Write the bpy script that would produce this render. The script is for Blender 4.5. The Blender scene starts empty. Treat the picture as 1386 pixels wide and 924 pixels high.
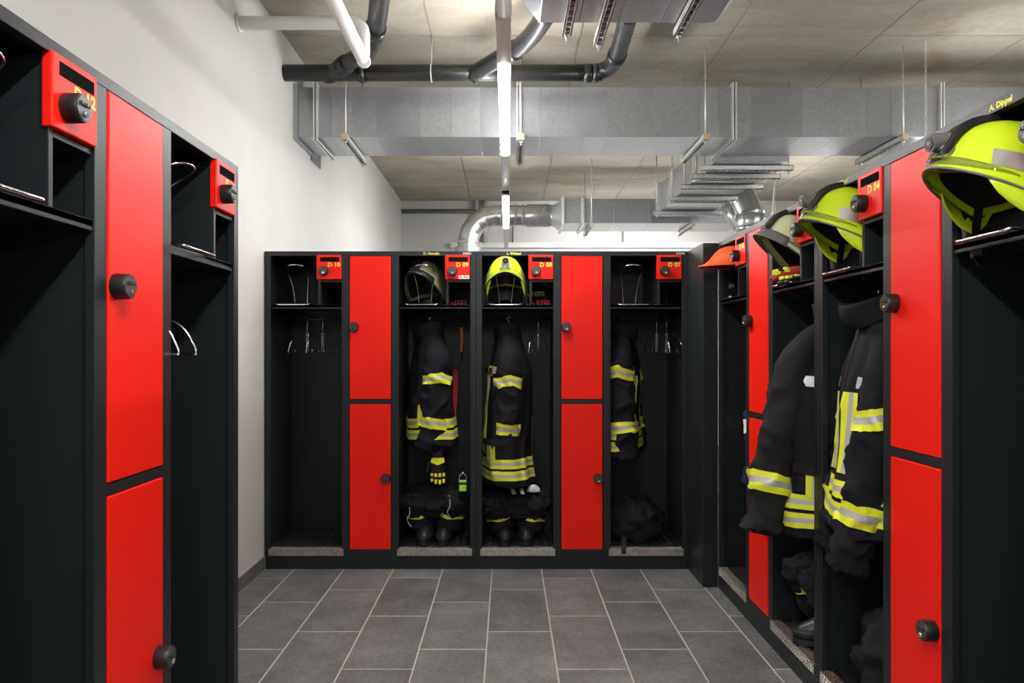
import bpy, math, random
from mathutils import Vector, Matrix, noise, Euler
random.seed(7)
PI = math.pi
SC = bpy.context.scene
COL = SC.collection

# ------------------------------------------------------------------ camera, world, exposure
F, VX, VY, H = 966.0, 687.0, 475.0, 1.338
cd = bpy.data.cameras.new('camera'); cam = bpy.data.objects.new('camera', cd); COL.objects.link(cam)
cam.location = (0, 0, H); cam.rotation_euler = (PI/2, 0, 0)
cd.sensor_width = 36; cd.lens = F/1386*36
cd.shift_x = (693-VX)/1386; cd.shift_y = (VY-462)/1386
cd.clip_start = .02
SC.camera = cam
SC.view_settings.view_transform = 'Standard'; SC.view_settings.look = 'None'
SC.view_settings.exposure = 0.12; SC.view_settings.gamma = 1; SC.view_settings.use_curve_mapping = False
wd = bpy.data.worlds.new('world'); SC.world = wd; wd.use_nodes = True
wd.node_tree.nodes['Background'].inputs[0].default_value = (.9, .95, 1, 1)
wd.node_tree.nodes['Background'].inputs[1].default_value = .3
UP_E, EMIT = 100.0, 150.0

# ------------------------------------------------------------------ materials
def nt(name):
    m = bpy.data.materials.new(name); m.use_nodes = True
    t = m.node_tree; b = t.nodes['Principled BSDF']
    return m, t, b
def sset(b, **k):
    for key, v in k.items():
        key = key.replace('_', ' ')
        if key in b.inputs: b.inputs[key].default_value = v
def rgb(c): return (c[0], c[1], c[2], 1)
def plain(name, c, rough=.5, metal=0.0, noise_amt=.0, scale=20, bump=0.0, bscale=200, **k):
    m, t, b = nt(name)
    sset(b, Roughness=rough, Metallic=metal)
    b.inputs['Base Color'].default_value = rgb(c)
    for kk, v in k.items(): sset(b, **{kk: v})
    L = t.links
    tc = t.nodes.new('ShaderNodeTexCoord')
    if noise_amt:
        n = t.nodes.new('ShaderNodeTexNoise'); n.inputs['Scale'].default_value = scale; n.inputs['Detail'].default_value = 6
        L.new(tc.outputs['Object'], n.inputs['Vector'])
        r = t.nodes.new('ShaderNodeValToRGB')
        r.color_ramp.elements[0].position = .3; r.color_ramp.elements[1].position = .7
        r.color_ramp.elements[0].color = rgb([x*(1-noise_amt) for x in c]); r.color_ramp.elements[1].color = rgb([min(1, x*(1+noise_amt)) for x in c])
        L.new(n.outputs['Fac'], r.inputs['Fac']); L.new(r.outputs['Color'], b.inputs['Base Color'])
    if bump:
        n2 = t.nodes.new('ShaderNodeTexNoise'); n2.inputs['Scale'].default_value = bscale; n2.inputs['Detail'].default_value = 4
        L.new(tc.outputs['Object'], n2.inputs['Vector'])
        bp = t.nodes.new('ShaderNodeBump'); bp.inputs['Strength'].default_value = bump; bp.inputs['Distance'].default_value = .002
        L.new(n2.outputs['Fac'], bp.inputs['Height']); L.new(bp.outputs['Normal'], b.inputs['Normal'])
    return m
M = {}
M['anthracite'] = plain('anthracite powder coat', (.0155, .020, .0225), .40, 0, bump=.12, bscale=500, Specular_IOR_Level=.35)
M['interior'] = M['anthracite']
M['red'] = plain('red powder coat', (.92, .014, .006), .42, 0, bump=.10, bscale=450, Specular_IOR_Level=.25)
M['black'] = plain('black plastic', (.012, .012, .013), .38)
M['lockface'] = plain('lock face grey', (.10, .10, .10), .35, .6)
M['rubber'] = plain('black rubber', (.012, .012, .012), .55, noise_amt=.3, scale=60)
M['chrome'] = plain('chrome wire', (.82, .82, .84), .14, 1.0)
M['steel'] = plain('galvanised strut steel', (.72, .72, .71), .40, .6, noise_amt=.12, scale=30)
M['white_paint'] = plain('white enamel', (.78, .78, .76), .4)
M['white_pipe'] = plain('white pipe enamel', (.80, .80, .78), .35)
M['yellow_print'] = plain('yellow lettering', (.85, .78, .10), .5)
M['white_print'] = plain('white lettering', (.8, .8, .8), .5)
M['black_print'] = plain('black lettering', (.008, .008, .008), .9, Specular_IOR_Level=.02)
M['iron'] = plain('black cast iron', (.018, .018, .019), .32, 0, noise_amt=.6, scale=40, bump=.3, bscale=80)
M['grout'] = plain('pale grout', (.50, .46, .40), .9)
M['subfloor'] = plain('dark screed', (.08, .08, .085), .7)
M['tread'] = plain('worn aluminium tread plate', (.50, .47, .44), .34, 1.0, noise_amt=.3, scale=60)
M['tread_top'] = plain('tread lozenges with painted glint', (.9, .88, .84), .25, 1.0)  # paler than the plate: glints of the raised pattern put into the colour
M['brown'] = plain('amber plastic cap', (.55, .40, .20), .6)
M['cloth'] = plain('dark navy aramid', (.0115, .0118, .0165), .85, Specular_IOR_Level=.2, noise_amt=.25, scale=8, bump=.35, bscale=900)
M['cloth_grey'] = plain('charcoal aramid', (.0175, .0173, .018), .85, Specular_IOR_Level=.2, noise_amt=.25, scale=8, bump=.35, bscale=900)
M['navy'] = plain('blue navy cloth', (.016, .024, .065), .85, Specular_IOR_Level=.2, noise_amt=.2, scale=10, bump=.3, bscale=900)
M['leather'] = plain('black leather', (.014, .014, .014), .45, bump=.3, bscale=120)
M['tape_y'] = plain('yellow fluorescent tape', (.80, .86, .035), .6, bump=.1, bscale=900)
M['tape_s'] = plain('silver reflective tape', (.52, .52, .52), .4, .2)
M['neon'] = plain('neon yellow shell', (.62, .84, .02), .22, 0, Coat_Weight=.3)
M['cream'] = plain('luminescent cream shell', (.60, .66, .40), .3)
M['olive'] = plain('olive cream shell', (.30, .31, .18), .3)
M['orange'] = plain('orange red shell', (.86, .10, .02), .28, 0, Coat_Weight=.3)
M['grey_shell'] = plain('grey plastic', (.16, .16, .16), .35)
M['silver'] = plain('silver plastic', (.55, .55, .55), .3, .5)
M['glove_red'] = plain('red glove fabric', (.42, .02, .03), .8)
M['glove_green'] = plain('olive green fabric', (.16, .19, .05), .8)
M['neon_plastic'] = plain('neon lamp body', (.42, .85, .06), .4)
M['white_cloth'] = plain('white fabric', (.72, .72, .70), .8)
M['strap_orange'] = plain('orange webbing', (.55, .20, .06), .7)
M['wall'] = plain('off-white wall paint', (.575, .57, .555), .75, noise_amt=.03, scale=3, bump=.12, bscale=150)
def mk_visor():
    m, t, b = nt('clear visor'); sset(b, Roughness=.03, IOR=1.45); b.inputs['Base Color'].default_value = (.9, .93, .9, 1)
    b.inputs['Transmission Weight'].default_value = 1
    return m
M['visor'] = mk_visor()
def mk_galv(name, base, rough):
    m, t, b = nt(name); L = t.links; sset(b, Metallic=.7)
    tc = t.nodes.new('ShaderNodeTexCoord')
    v = t.nodes.new('ShaderNodeTexVoronoi'); v.inputs['Scale'].default_value = 55
    n = t.nodes.new('ShaderNodeTexNoise'); n.inputs['Scale'].default_value = 4; n.inputs['Detail'].default_value = 5
    L.new(tc.outputs['Object'], v.inputs['Vector']); L.new(tc.outputs['Object'], n.inputs['Vector'])
    mx = t.nodes.new('ShaderNodeMix'); mx.data_type = 'FLOAT'; mx.inputs[0].default_value = .55
    L.new(v.outputs['Color'], mx.inputs[2]); L.new(n.outputs['Fac'], mx.inputs[3])
    oi = t.nodes.new('ShaderNodeObjectInfo')
    ad = t.nodes.new('ShaderNodeMath'); ad.operation = 'MULTIPLY_ADD'; ad.inputs[1].default_value = .7; ad.inputs[2].default_value = -.35
    L.new(oi.outputs['Random'], ad.inputs[0])
    ad2 = t.nodes.new('ShaderNodeMath'); ad2.operation = 'ADD'; L.new(ad.outputs[0], ad2.inputs[0]); L.new(mx.outputs[0], ad2.inputs[1])
    r = t.nodes.new('ShaderNodeValToRGB')
    r.color_ramp.elements[0].position = .2; r.color_ramp.elements[1].position = .8
    r.color_ramp.elements[0].color = rgb([x*.84 for x in base]); r.color_ramp.elements[1].color = rgb([min(1, x*1.08) for x in base])
    L.new(ad2.outputs[0], r.inputs['Fac']); L.new(r.outputs['Color'], b.inputs['Base Color'])
    mr = t.nodes.new('ShaderNodeMapRange'); mr.inputs['To Min'].default_value = rough-.06; mr.inputs['To Max'].default_value = rough+.08
    L.new(n.outputs['Fac'], mr.inputs['Value']); L.new(mr.outputs[0], b.inputs['Roughness'])
    return m
M['galv'] = mk_galv('galvanised duct sheet', (.44, .46, .485), .32)
M['spiral'] = mk_galv('spiral duct sheet', (.40, .40, .395), .26)
def mk_concrete():
    m, t, b = nt('board-marked raw concrete'); L = t.links; sset(b, Roughness=.85)
    g = t.nodes.new('ShaderNodeNewGeometry')
    mp = t.nodes.new('ShaderNodeMapping'); mp.inputs['Scale'].default_value = (.55, 1.1, 1); L.new(g.outputs['Position'], mp.inputs['Vector'])
    n = t.nodes.new('ShaderNodeTexNoise'); n.inputs['Scale'].default_value = 1.6; n.inputs['Detail'].default_value = 9; n.inputs['Roughness'].default_value = .62
    n.inputs['Distortion'].default_value = .8
    L.new(mp.outputs[0], n.inputs['Vector'])
    r = t.nodes.new('ShaderNodeValToRGB'); e = r.color_ramp.elements
    e[0].position = .25; e[0].color = (.27, .235, .185, 1); e[1].position = .75; e[1].color = (.43, .405, .35, 1)
    e.new(.5).color = (.36, .328, .272, 1)
    L.new(n.outputs['Fac'], r.inputs['Fac'])
    n2 = t.nodes.new('ShaderNodeTexNoise'); n2.inputs['Scale'].default_value = 1.5; n2.inputs['Detail'].default_value = 8; n2.inputs['Distortion'].default_value = 2.0
    L.new(mp.outputs[0], n2.inputs['Vector'])
    r2 = t.nodes.new('ShaderNodeValToRGB'); e = r2.color_ramp.elements
    e[0].position = .57; e[0].color = (0, 0, 0, 1); e[1].position = .75; e[1].color = (.8, .8, .8, 1)
    L.new(n2.outputs['Fac'], r2.inputs['Fac'])
    mx = t.nodes.new('ShaderNodeMix'); mx.data_type = 'RGBA'; mx.inputs[7].default_value = (.30, .20, .12, 1)
    L.new(r2.outputs['Color'], mx.inputs[0]); L.new(r.outputs['Color'], mx.inputs[6]); 
    n3 = t.nodes.new('ShaderNodeTexNoise'); n3.inputs['Scale'].default_value = 30; n3.inputs['Detail'].default_value = 5
    L.new(g.outputs['Position'], n3.inputs['Vector'])
    mx2 = t.nodes.new('ShaderNodeMix'); mx2.data_type = 'RGBA'; mx2.blend_type = 'OVERLAY'; mx2.inputs[0].default_value = .16
    L.new(mx.outputs[2], mx2.inputs[6]); L.new(n3.outputs['Fac'], mx2.inputs[7])
    L.new(mx2.outputs[2], b.inputs['Base Color'])
    bp = t.nodes.new('ShaderNodeBump'); bp.inputs['Strength'].default_value = .25; bp.inputs['Distance'].default_value = .004
    L.new(n3.outputs['Fac'], bp.inputs['Height']); L.new(bp.outputs['Normal'], b.inputs['Normal'])
    return m
M['concrete'] = mk_concrete()
def mk_tile():
    m, t, b = nt('anthracite stoneware tile'); L = t.links
    g = t.nodes.new('ShaderNodeNewGeometry'); oi = t.nodes.new('ShaderNodeObjectInfo')
    va = t.nodes.new('ShaderNodeVectorMath'); va.operation = 'ADD'
    sc = t.nodes.new('ShaderNodeMath'); sc.operation = 'MULTIPLY'; sc.inputs[1].default_value = 37; L.new(oi.outputs['Random'], sc.inputs[0])
    L.new(g.outputs['Position'], va.inputs[0]); L.new(sc.outputs[0], va.inputs[1])
    n = t.nodes.new('ShaderNodeTexNoise'); n.inputs['Scale'].default_value = 5; n.inputs['Detail'].default_value = 8; n.inputs['Roughness'].default_value = .6
    L.new(va.outputs[0], n.inputs['Vector'])
    n2 = t.nodes.new('ShaderNodeTexNoise'); n2.inputs['Scale'].default_value = 60; n2.inputs['Detail'].default_value = 4
    L.new(va.outputs[0], n2.inputs['Vector'])
    mx = t.nodes.new('ShaderNodeMix'); mx.data_type = 'FLOAT'; mx.inputs[0].default_value = .4
    L.new(n.outputs['Fac'], mx.inputs[2]); L.new(n2.outputs['Fac'], mx.inputs[3])
    ad = t.nodes.new('ShaderNodeMath'); ad.operation = 'MULTIPLY_ADD'; ad.inputs[1].default_value = .10; ad.inputs[2].default_value = -.05
    L.new(oi.outputs['Random'], ad.inputs[0])
    ad2 = t.nodes.new('ShaderNodeMath'); L.new(ad.outputs[0], ad2.inputs[0]); L.new(mx.outputs[0], ad2.inputs[1])
    r = t.nodes.new('ShaderNodeValToRGB'); e = r.color_ramp.elements
    e[0].position = .32; e[0].color = (.072, .074, .075, 1); e[1].position = .70; e[1].color = (.225, .225, .222, 1)
    L.new(ad2.outputs[0], r.inputs['Fac']); L.new(r.outputs['Color'], b.inputs['Base Color'])
    sset(b, Roughness=.55)
    return m
M['tile'] = mk_tile()
def mk_emit(name, c, s):
    m, t, b = nt(name); b.inputs['Base Color'].default_value = (.8, .8, .8, 1)
    b.inputs['Emission Color'].default_value = rgb(c); b.inputs['Emission Strength'].default_value = s
    return m
M['lit'] = mk_emit('lit opal diffuser', (1, .985, .957), EMIT)
M['lit_far'] = mk_emit('lit far opal diffuser', (1, .985, .957), EMIT*1.15)
M['fill_up'] = mk_emit('added uplight fill', (1, .985, .957), UP_E)
M['fill_up_dim'] = mk_emit('dim added uplight fill', (1, .985, .957), UP_E*.45)
M['opal'] = plain('unlit opal diffuser', (.85, .85, .83), .4)

# ------------------------------------------------------------------ mesh builder
class MB:
    def __init__(s): s.v = []; s.f = []; s.mi = []; s.sm = []
    def add(s, vs, fs, mi=0, smooth=False):
        o = len(s.v); s.v += [tuple(p) for p in vs]
        for f in fs: s.f.append([i+o for i in f]); s.mi.append(mi); s.sm.append(smooth)
        return s
    def box(s, x0, x1, y0, y1, z0, z1, mi=0, mat=None):
        vs = [(x, y, z) for x in (x0, x1) for y in (y0, y1) for z in (z0, z1)]
        if mat is not None: vs = [mat @ Vector(p) for p in vs]
        fs = [(0, 1, 3, 2), (4, 6, 7, 5), (0, 4, 5, 1), (2, 3, 7, 6), (0, 2, 6, 4), (1, 5, 7, 3)]
        return s.add(vs, fs, mi)
    def rings(s, rs, cap=True, mi=0, smooth=True, closed=False):
        n = len(rs[0]); vs = [p for r in rs for p in r]; fs = []
        m = len(rs)
        for i in range(m if closed else m-1):
            for j in range(n):
                a = i*n+j; b = i*n+(j+1) % n; k = ((i+1) % m)*n
                fs.append((a, b, k+(j+1) % n, k+j))
        s.add(vs, fs, mi, smooth)
        if cap and not closed:
            o = len(s.v)-len(vs)
            s.f.append([o+j for j in range(n)][::-1]); s.mi.append(mi); s.sm.append(False)
            s.f.append([o+(m-1)*n+j for j in range(n)]); s.mi.append(mi); s.sm.append(False)
        return s
    def tube(s, pts, r, n=10, mi=0, cap=True, closed=False):
        pts = [Vector(p) for p in pts]; m = len(pts)
        rs = []; prev = None
        for i, p in enumerate(pts):
            a = pts[(i-1) % m] if (closed or i > 0) else p
            b = pts[(i+1) % m] if (closed or i < m-1) else p
            d = (b-a).normalized()
            if prev is None:
                u = d.orthogonal().normalized()
            else:
                u = prev - d*prev.dot(d)
                if u.length < 1e-6: u = d.orthogonal()
                u.normalize()
            prev = u; w = d.cross(u)
            rr = r[i] if isinstance(r, (list, tuple)) else r
            rs.append([p+(u*math.cos(2*PI*k/n)+w*math.sin(2*PI*k/n))*rr for k in range(n)])
        return s.rings(rs, cap, mi, True, closed)
    def cyl(s, p0, p1, r, n=16, mi=0): return s.tube([p0, p1], r, n, mi)
    def build(s, name, mats, parent=None, loc=(0, 0, 0), rot=(0, 0, 0), bevel=0, sharp=None, subsurf=0):
        me = bpy.data.meshes.new(name); me.from_pydata(s.v, [], s.f); me.update()
        if not isinstance(mats, (list, tuple)): mats = [mats]
        for m in mats: me.materials.append(m)
        for p, mi, sm in zip(me.polygons, s.mi, s.sm): p.material_index = mi; p.use_smooth = sm
        if sharp: me.set_sharp_from_angle(angle=sharp)
        o = bpy.data.objects.new(name, me); COL.objects.link(o); o.location = loc; o.rotation_euler = rot
        if parent: o.parent = parent
        if bevel:
            b = o.modifiers.new('bevel', 'BEVEL'); b.width = bevel; b.segments = 2; b.limit_method = 'ANGLE'
        if subsurf:
            b = o.modifiers.new('subsurf', 'SUBSURF'); b.levels = subsurf; b.render_levels = subsurf
        return o
def tag(o, label=None, cat=None, group=None, kind=None):
    if label: o['label'] = label
    if cat: o['category'] = cat
    if group: o['group'] = group
    if kind: o['kind'] = kind
    return o
def thing(name, label, cat, loc=(0, 0, 0), rz=0, group=None):
    o = bpy.data.objects.new(name, None); COL.objects.link(o); o.empty_display_size = .05
    o.location = loc; o.rotation_euler = (0, 0, rz)
    return tag(o, label, cat, group)
def link_copy(src, name, parent, loc, rot=(0, 0, 0)):
    c = src.copy(); COL.objects.link(c); c.parent = parent; c.location = loc; c.rotation_euler = rot
    return c
def at(px, py, Y): return Vector(((px-VX)*Y/F, Y, H+(VY-py)*Y/F))
def xat(px, Y): return (px-VX)*Y/F
def zat(py, Y): return H+(VY-py)*Y/F
def catmull(pts, n):
    P = [Vector(p) for p in pts]; P = [P[0]*2-P[1]]+P+[P[-1]*2-P[-2]]
    out = []
    for i in range(1, len(P)-2):
        for k in range(n):
            t = k/n; a, b, c, d = P[i-1:i+3]
            out.append(.5*((2*b)+(c-a)*t+(2*a-5*b+4*c-d)*t*t+(3*b-a-3*c+d)*t**3))
    out.append(P[-2]); return out
def interp(tab, x):
    if x <= tab[0][0]: return tab[0][1:]
    for (a, b) in zip(tab, tab[1:]):
        if x <= b[0]:
            t = (x-a[0])/(b[0]-a[0]); t = t*t*(3-2*t)*.5+t*.5
            return tuple(p+(q-p)*t for p, q in zip(a[1:], b[1:]))
    return tab[-1][1:]
def text_mesh(name, body, size, mat, parent, loc, rot, extrude=.0006, bold=0.0, align='LEFT', spacing=1.0):
    cu = bpy.data.curves.new(name, 'FONT'); cu.body = body; cu.size = size; cu.extrude = extrude; cu.offset = bold
    cu.align_x = align; cu.space_character = spacing; cu.resolution_u = 3
    tmp = bpy.data.objects.new('tmp', cu); COL.objects.link(tmp)
    dg = bpy.context.evaluated_depsgraph_get(); dg.update()
    me = bpy.data.meshes.new_from_object(tmp.evaluated_get(dg)); bpy.data.objects.remove(tmp); bpy.data.curves.remove(cu)
    me.materials.clear(); me.materials.append(mat); me.name = name
    o = bpy.data.objects.new(name, me); COL.objects.link(o); o.parent = parent; o.location = loc; o.rotation_euler = rot
    return o

# ------------------------------------------------------------------ room shell
XL, XR, YN, YB, ZC = -1.497, 6.0, -4.0, 10.05, 3.455
b = MB(); b.box(XL-.15, XR, YN, YB, -.12, -.008)
floor = tag(b.build('floor', M['subfloor']), 'dark grey stoneware tiled floor of the changing room', kind='structure')
b = MB(); b.box(XL, 1.26, -.8, 4.45, -.008, -.0006); b.build('grout_bed', M['grout'], floor)
TW, TL, G = .303, .603, .006
x0 = -.0953
for k in range(-5, 5):
    xa, xb = x0+k*TW+G/2, x0+(k+1)*TW-G/2
    xa = max(xa, XL+.012); xb = min(xb, 1.25)
    off = 4.01+.201*k
    y = off - math.ceil((off+.8)/TL)*TL
    proto = None
    while y < 4.45:
        ya, yb = max(y+G/2, -.8), min(y+TL-G/2, 4.45)
        if yb-ya > .02:
            full = abs((yb-ya)-(TL-G)) < 1e-6
            if full and proto: link_copy(proto, 'tile', floor, (0, y, 0))
            else:
                bb = MB(); bb.box(xa, xb, ya-y, yb-y, -.006, 0)
                o = bb.build('tile', M['tile'], floor, (0, y, 0), bevel=.0015)
                if full: proto = o
        y += TL
b = MB(); b.box(XL-.15, XL, YN, YB, 0, ZC); wl = tag(b.build('wall_left', M['wall']), kind='structure', label='off-white painted wall on the left')
b = MB(); b.box(XL-.15, XR, YB, YB+.15, 0, ZC); tag(b.build('wall_back', M['wall']), kind='structure', label='far off-white wall behind the ducts')
b = MB(); b.box(XR, XR+.15, YN, YB, 0, ZC); tag(b.build('wall_right', M['wall']), kind='structure')
b = MB(); b.box(XL-.15, XR+.15, YN-.15, YN, 0, ZC); tag(b.build('wall_front', M['wall']), kind='structure')
b = MB(); b.box(XL-.15, XR+.15, YN-.15, YB+.15, ZC+.006, ZC+.2)
ceil = tag(b.build('ceiling', M['concrete']), 'raw concrete ceiling with formwork panel joints', kind='structure')
xs = [XL-.15]+[-.51+i for i in range(-0, 7)]+[XR+.15]
ys = [YN-.15]+[-3.21+2*i for i in range(0, 7)]+[YB+.15]
for i in range(len(xs)-1):
    for j in range(len(ys)-1):
        bb = MB(); dz = random.uniform(0, .004)
        bb.box(xs[i]+.003, xs[i+1]-.003, ys[j]+.003, ys[j+1]-.003, ZC+dz-.004, ZC+.006)
        bb.build('panel', M['concrete'], ceil, bevel=.003)
# skirting tiles on the left wall
bb = MB(); bb.box(XL, XL+.004, -1, 4.3, .001, .084); bs = tag(bb.build('baseboard_left', M['grout']), kind='structure', label='grey tile skirting along the left wall')
y = -.9; pr = None
while y < 4.3:
    if pr: link_copy(pr, 'tile', bs, (0, y, 0))
    else:
        bb = MB(); bb.box(XL+.004, XL+.012, .003, .6, .003, .082); pr = bb.build('tile', M['tile'], bs, (0, y, 0), bevel=.001)
    y += .603

# ------------------------------------------------------------------ luminaires
LX, LZ = -.017, 2.69
def trunk(x, label, y0, y1, blanks=()):
    t = thing('light_trunking', label, 'lighting rail', (x, 0, LZ))
    b = MB(); b.box(-.03, .03, y0, y1, .045, .085); b.build('rail', M['white_paint'], t, bevel=.002)
    for c0, c1 in blanks:
        b = MB(); b.box(-.032, .032, c0, c1, -.006, .0445); b.build('blank_cover', M['white_paint'], t, bevel=.002)
    for yy in [y for y in (-2.0, 0.2, 2.3, 5.6, 8.8) if y0 < y < y1]:
        b = MB(); b.cyl((0, yy, .085), (0, yy, ZC-LZ-.003), .003, 6); b.build('suspension_wire', M['steel'], t)
def luminaire(x, y0, y1, label, lit=True, strong=False, group=None):
    t = thing('linear_luminaire', label, 'lamp', (x, (y0+y1)/2, LZ), 0, group); h = (y1-y0)/2
    b = MB(); b.box(-.032, .032, -h, h, .012, .045); b.build('housing', M['white_paint'], t, bevel=.002)
    for s in (-1, 1):
        b = MB(); b.box(-.034, .034, s*h-.025*(s > 0), s*h+.025*(s < 0), -.004, .044); b.build('end_cap', M['white_paint'], t, bevel=.003)
    rs = []
    for yy in (-h+.025, h-.025):
        rs.append([(.027*math.cos(a), yy, .012+.024*math.sin(a)) for a in [PI+PI*k/10 for k in range(11)]])
    b = MB(); b.rings(rs, True, 0, True); b.build('diffuser', M[('rear_fill' if strong == 2 else 'lit_far' if strong else 'lit') if lit else 'opal'], t)
    if lit:
        b = MB() if strong != 2 else None
        if b: b.box(-.026, .026, -h+.03, h-.03, .085, .089); b.build('uplight_fill', M['fill_up' if x < 1 and not strong else 'fill_up_dim'], t)  # glowing strip added above the rail to brighten the ceiling
    return t
M['rear_fill'] = mk_emit('added rear fill diffuser', (1, .985, .957), EMIT*2.0)  # for the added fill lamp behind the far duct
trunk(LX, 'white lighting rail running down the middle of the aisle under the ceiling', -3.2, 9.6, [(2.902, 3.333), (1.402, 1.498)])
luminaire(LX, 3.335, 4.93, 'long lit linear lamp below the big galvanised duct')
luminaire(LX, 6.2, 7.85, 'small far lit linear lamp in front of the spiral duct', strong=True)
luminaire(LX, 1.5, 2.9, 'unlit white linear lamp at the top edge over the aisle', lit=False)
luminaire(LX, -.2, 1.4, 'lit linear lamp overhead above the camera', )
luminaire(LX, -2.6, -1.0, 'lit linear lamp behind the camera')
trunk(3.3, 'white lighting rail over the neighbouring aisle', -3.2, 9.6)
for i, yy in enumerate((-1.5, 1.7, 4.9, 7.9)):
    luminaire(3.3, yy-.8, yy+.8, 'lit linear lamp over the neighbouring aisle, %s of four from the front' % ['first', 'second', 'third', 'last'][i], strong=False)

rl = luminaire(0, -.8, .8, 'added unseen fill lamp behind the far duct, brightening the far wall', strong=2)  # unseen fill lamp, added to brighten the far wall
rl.location = (1.55, 8.62, 2.93); rl.rotation_euler = (0, 0, PI/2)
for dx in (-.5, .5):
    b = MB(); b.cyl((0, dx, .089), (0, dx, ZC-2.93-.003), .003, 6); b.build('suspension_wire', M['steel'], rl)
# ------------------------------------------------------------------ lockers
UW, LH, LD = 1.30, 1.951, .50
OP = [(.038, .474), (.826, 1.262)]; DOOR = (.522, .778)
def lock(parent, x, z, y=-.0):
    b = MB(); n = 24
    prof = [(0, .029), (-.004, .030), (-.030, .029), (-.034, .027)]
    b.rings([[(x+r*math.cos(2*PI*k/n), y+yy, z+r*math.sin(2*PI*k/n)) for k in range(n)] for yy, r in prof])
    b.build('combination_lock', M['black'], parent, sharp=.7)
    b = MB(); b.cyl((x, y-.033, z), (x, y-.0355, z), .0245, 24); b.box(x-.017, x+.017, y-.038, y-.035, z+.004, z+.011)
    for i in range(4): b.box(x-.015+i*.0085, x-.010+i*.0085, y-.040, y-.037, z+.0045, z+.0105)
    b.build('lock_face', M['lockface'], parent)
    b = MB(); b.cyl((x+.002, y-.035, z-.012), (x+.002, y-.040, z-.012), .0065, 14); b.box(x-.0005, x+.0045, y-.0415, y-.039, z-.0135, z-.0105)
    b.build('key_cylinder', M['chrome'], parent)
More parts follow.
